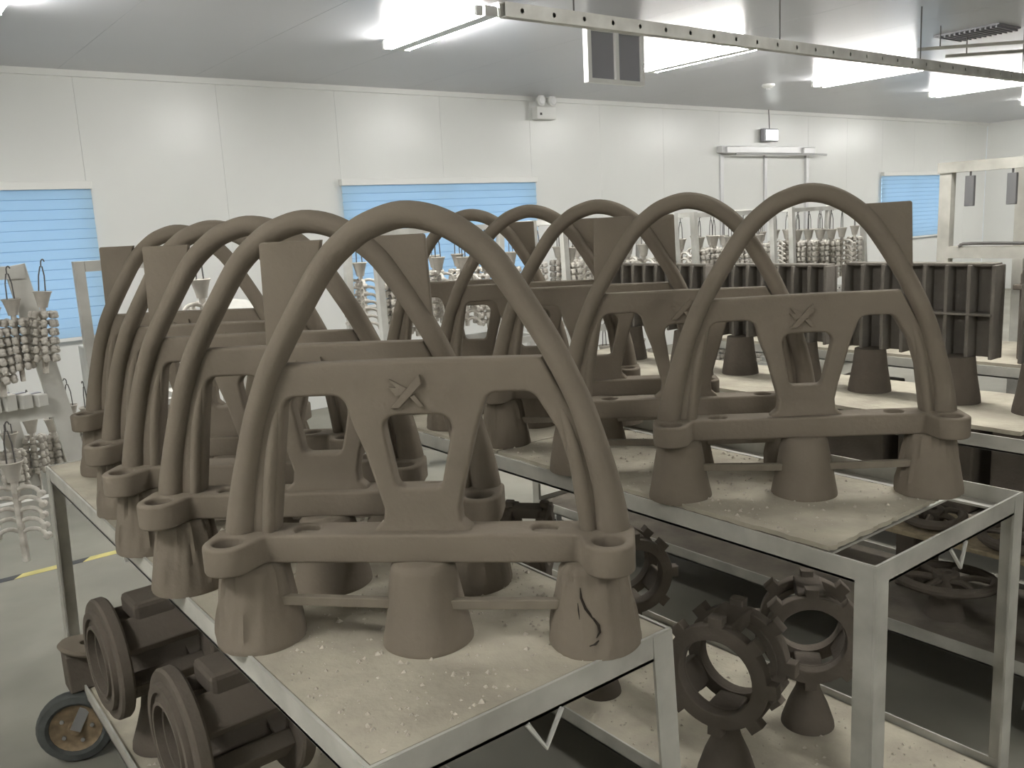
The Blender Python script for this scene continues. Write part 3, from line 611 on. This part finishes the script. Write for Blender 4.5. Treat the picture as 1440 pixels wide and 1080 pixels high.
for nm, xa, xb in RK:
    ya, yb = 5.35, 5.95
    drying_rack('white steel drying rack hung with white trees, %s one by the wall' % nm, xa, xb, ya, yb)
    n = int((xb-xa-.16)/.215)
    for r_, (yy, rn) in enumerate(((5.44, 'front'), (5.86, 'back'))):
        for i in range(n+1):
            s = random.uniform(.92, 1.05); kind = 'hook' if random.random() < .25 else 'lug'
            tree('%s casting tree, %s from left on %s top rail of the %s rack' % ('white' if kind == 'lug' else 'white hooked', ORD[i], rn, nm), xa+.1+.215*i+random.uniform(-.02, .02), yy, 1.70, random.uniform(-.4, .4), 7, kind, 'casting trees on the %s drying rack' % nm, s=s)
    for i in range(n):
        tree('white casting tree, %s from left on lower rail of the %s rack' % (ORD[i], nm), xa+.16+.215*i, 5.38, .86, random.uniform(-.4, .4), 6, 'lug', 'casting trees on the lower rail of the %s drying rack' % nm, s=.95)
# narrow end frame at the left, behind the fifth arch
t = thing('rack_frame', 'narrow white steel rack frame standing before the left window', 'rack', (.93, 4.5, 0))
for xx, yy in ((0, 0), (.42, .0), (.42, .34)): MB().bar((xx-.0, yy, 0 if xx > .1 else .908), (xx, yy, 1.66), .045, .045, (0, 1, 0)).obj('post', PAINT_W, t)
for zz_ in (1.635, .93, .2):
    MB().bar((.024, 0, zz_), (.396, 0, zz_), .044, .049).obj('cross_rail', PAINT_W, t); MB().bar((.42, .024, zz_), (.42, .316, zz_), .044, .049).obj('cross_rail', PAINT_W, t)
# leaning A-frame at far left with trees
t = thing('drying_rack', 'white A-frame drying rack at the far left edge with leaning post', 'rack', (.2, 3.95, 0))
for sy in (0, .30):
    MB().bar((.385-sy*.55, sy, 1.67), (.53-sy*.55, sy, .70), .075, .03, (0, 1, 0)).obj('leaning_post', PAINT_W, t)
    MB().bar((-.75, sy, 1.67), (-.95, sy, .02), .075, .03, (0, 1, 0)).obj('leaning_post', PAINT_W, t)
    MB().bar((-.78, sy, 1.645), (.415-sy*.55, sy, 1.643), .05, .05).obj('top_rail', PAINT_W, t)
    MB().bar((-.80, sy, 1.08), (.44-sy*.55, sy, 1.08), .05, .055).obj('shelf_rail', PAINT_W, t)
for yy in (0, .3):
    MB().bar((-.86, yy+.002, .70), (.53-yy*.55, yy+.002, .70), .05, .05).obj('bottom_rail', PAINT_W, t); MB().bar((.0, yy, 0), (.0, yy, .672), .05, .05, (0, 1, 0)).obj('leg', PAINT_W, t)
for xx in (.39, .0, -.4): MB().tube([(xx, 0, 1.62), (xx, .30, 1.62)], .010, 8).obj('hanging_bar', STEEL, t)
GA = 'casting trees on the far left rack'
tree('white knuckled casting tree right of the leaning post at far left', .655, 3.86, 1.69, .3, 6, 'lug', GA, s=.62, tilt=.10)
tree('white knuckled casting tree left of the leaning post at far left', .545, 3.87, 1.67, .1, 6, 'lug', GA, s=.62)
tree('white knuckled casting tree cut by the left picture edge', .47, 3.86, 1.65, .6, 6, 'lug', GA, s=.66)
tree('curved hooked casting tree with wide cup, low at left picture edge', .45, 3.80, 1.085, R(-35), 5, 'hook', GA, s=.78, sides=2)
for i, (xx, yy) in enumerate(((.50, 4.15), (.60, 4.25), (.70, 4.35), (.80, 4.45), (.88, 4.5))):
    tree('grey casting tree low behind the leaning post, %s of the cluster' % ORD[i], xx, yy, 1.10+.03*(i % 2), i, 5, 'lug', 'low trees at far left', s=.62)
for i in range(5):
    t = thing('clip_block', 'white block with dark strap on the far left rack shelf, %s from the post' % ORD[i], 'block', (.585-.055*i, 3.95-.02, 1.108), R(20), 'strapped blocks on the far left shelf')
    MB().bbox(-.02, .02, -.06, .06, 0, .05+.008*i, .004).obj('block', PAINT_W, t); MB().bbox(-.022, .022, -.012, .012, 0, .054+.008*i, .002).obj('strap', GREYP, t)
# tall white hanging frame at the right
t = thing('hook_stand', 'tall white steel hanging frame at the right edge above the finned panels', 'frame', (4.6, 1.9, 0))
for sy in (.36, -.75):
    MB().bar((0, sy, 0), (0, sy*.98, 1.92), .05, .06, (0, 1, 0)).obj('post', PAINT, t); MB().bar((.6, sy*.62, 0), (.55, sy*.6, 1.88), .055, .055, (0, 1, 0)).obj('rear_post', PAINT, t)
MB().bar((-.003, .392, 1.897), (-.003, -.78, 1.897), .058, .052).obj('top_beam', PAINT, t)
MB().bar((.55, .25, 1.87), (.55, -.5, 1.87), .05, .05).obj('rear_beam', PAINT, t)
MB().bar((-.004, .335, 1.47), (-.004, -.78, 1.47), .05, .06).obj('lower_beam', PAINT, t)
MB().tube(spline([(-.03, .27, 1.50), (-.03, .2, 1.515), (-.03, -.3, 1.51), (-.03, -.75, 1.515)], 4), .008, 8).obj('loose_rod', WIRE, t)
for i, yy in enumerate((.23, .03, -.2)):
    h_ = thing('hanging_tag', 'dark flat hook plate hanging on the tall frame, %s from the left' % ORD[i], 'hook', (4.58, 1.9+yy, 1.87), 0, 'hook plates on the tall frame')
    MB().bbox(-.012, .012, -.022, .022, -.17, -.02, .003).obj('plate', STEEL_D, h_); MB().tube([(0, 0, -.03), (0, 0, .03)], .005, 6).obj('hook', WIRE, h_)
# small mixing drum and white cabinet seen through the left arches
t = thing('mixing_drum', 'pale round mixing drum seen through the left arches', 'drum', (2.05, 5.7, 0))
MB().lathe([(.0, 1.34), (.12, 1.32), (.2, 1.25), (.22, 1.1), (.2, .98), (.1, .93)], 28).obj('drum_body', PAINT_W, t); MB().lathe([(.1, .93), (.1, .5), (.28, .46), (.28, 0)], 24).obj('pedestal', PAINT_W, t)
MB().lathe([(.022, 0), (.022, .02), (0, .02)], 12, Matrix.Translation((-.09, -.195, 1.20)) @ Matrix.Rotation(R(90), 4, 'X')).obj('bolt_cap', WIRE, t)
t = thing('steel_cabinet', 'low pale steel cabinet seen between the left arches', 'cabinet', (1.8, 6.4, 0))
MB().bbox(-.5, .5, -.25, .25, 0, 1.05, .01).obj('carcass', PAINT_W, t)
for sx in (-1, 1):
    d_ = MB().bbox(min(.01*sx, .48*sx), max(.01*sx, .48*sx), -.27, -.25, .05, 1.0, .004).obj('door', TRIM, t); MB().bbox(sx*.06-.008, sx*.06+.008, -.29, -.27, .8, .9, .003).obj('handle', WIRE, d_)
tree('white casting tree with large cup hanging over the pale cabinet', 1.75, 5.3, 1.72, .2, 6, 'hook', 'tree over the cabinet', s=1.1)
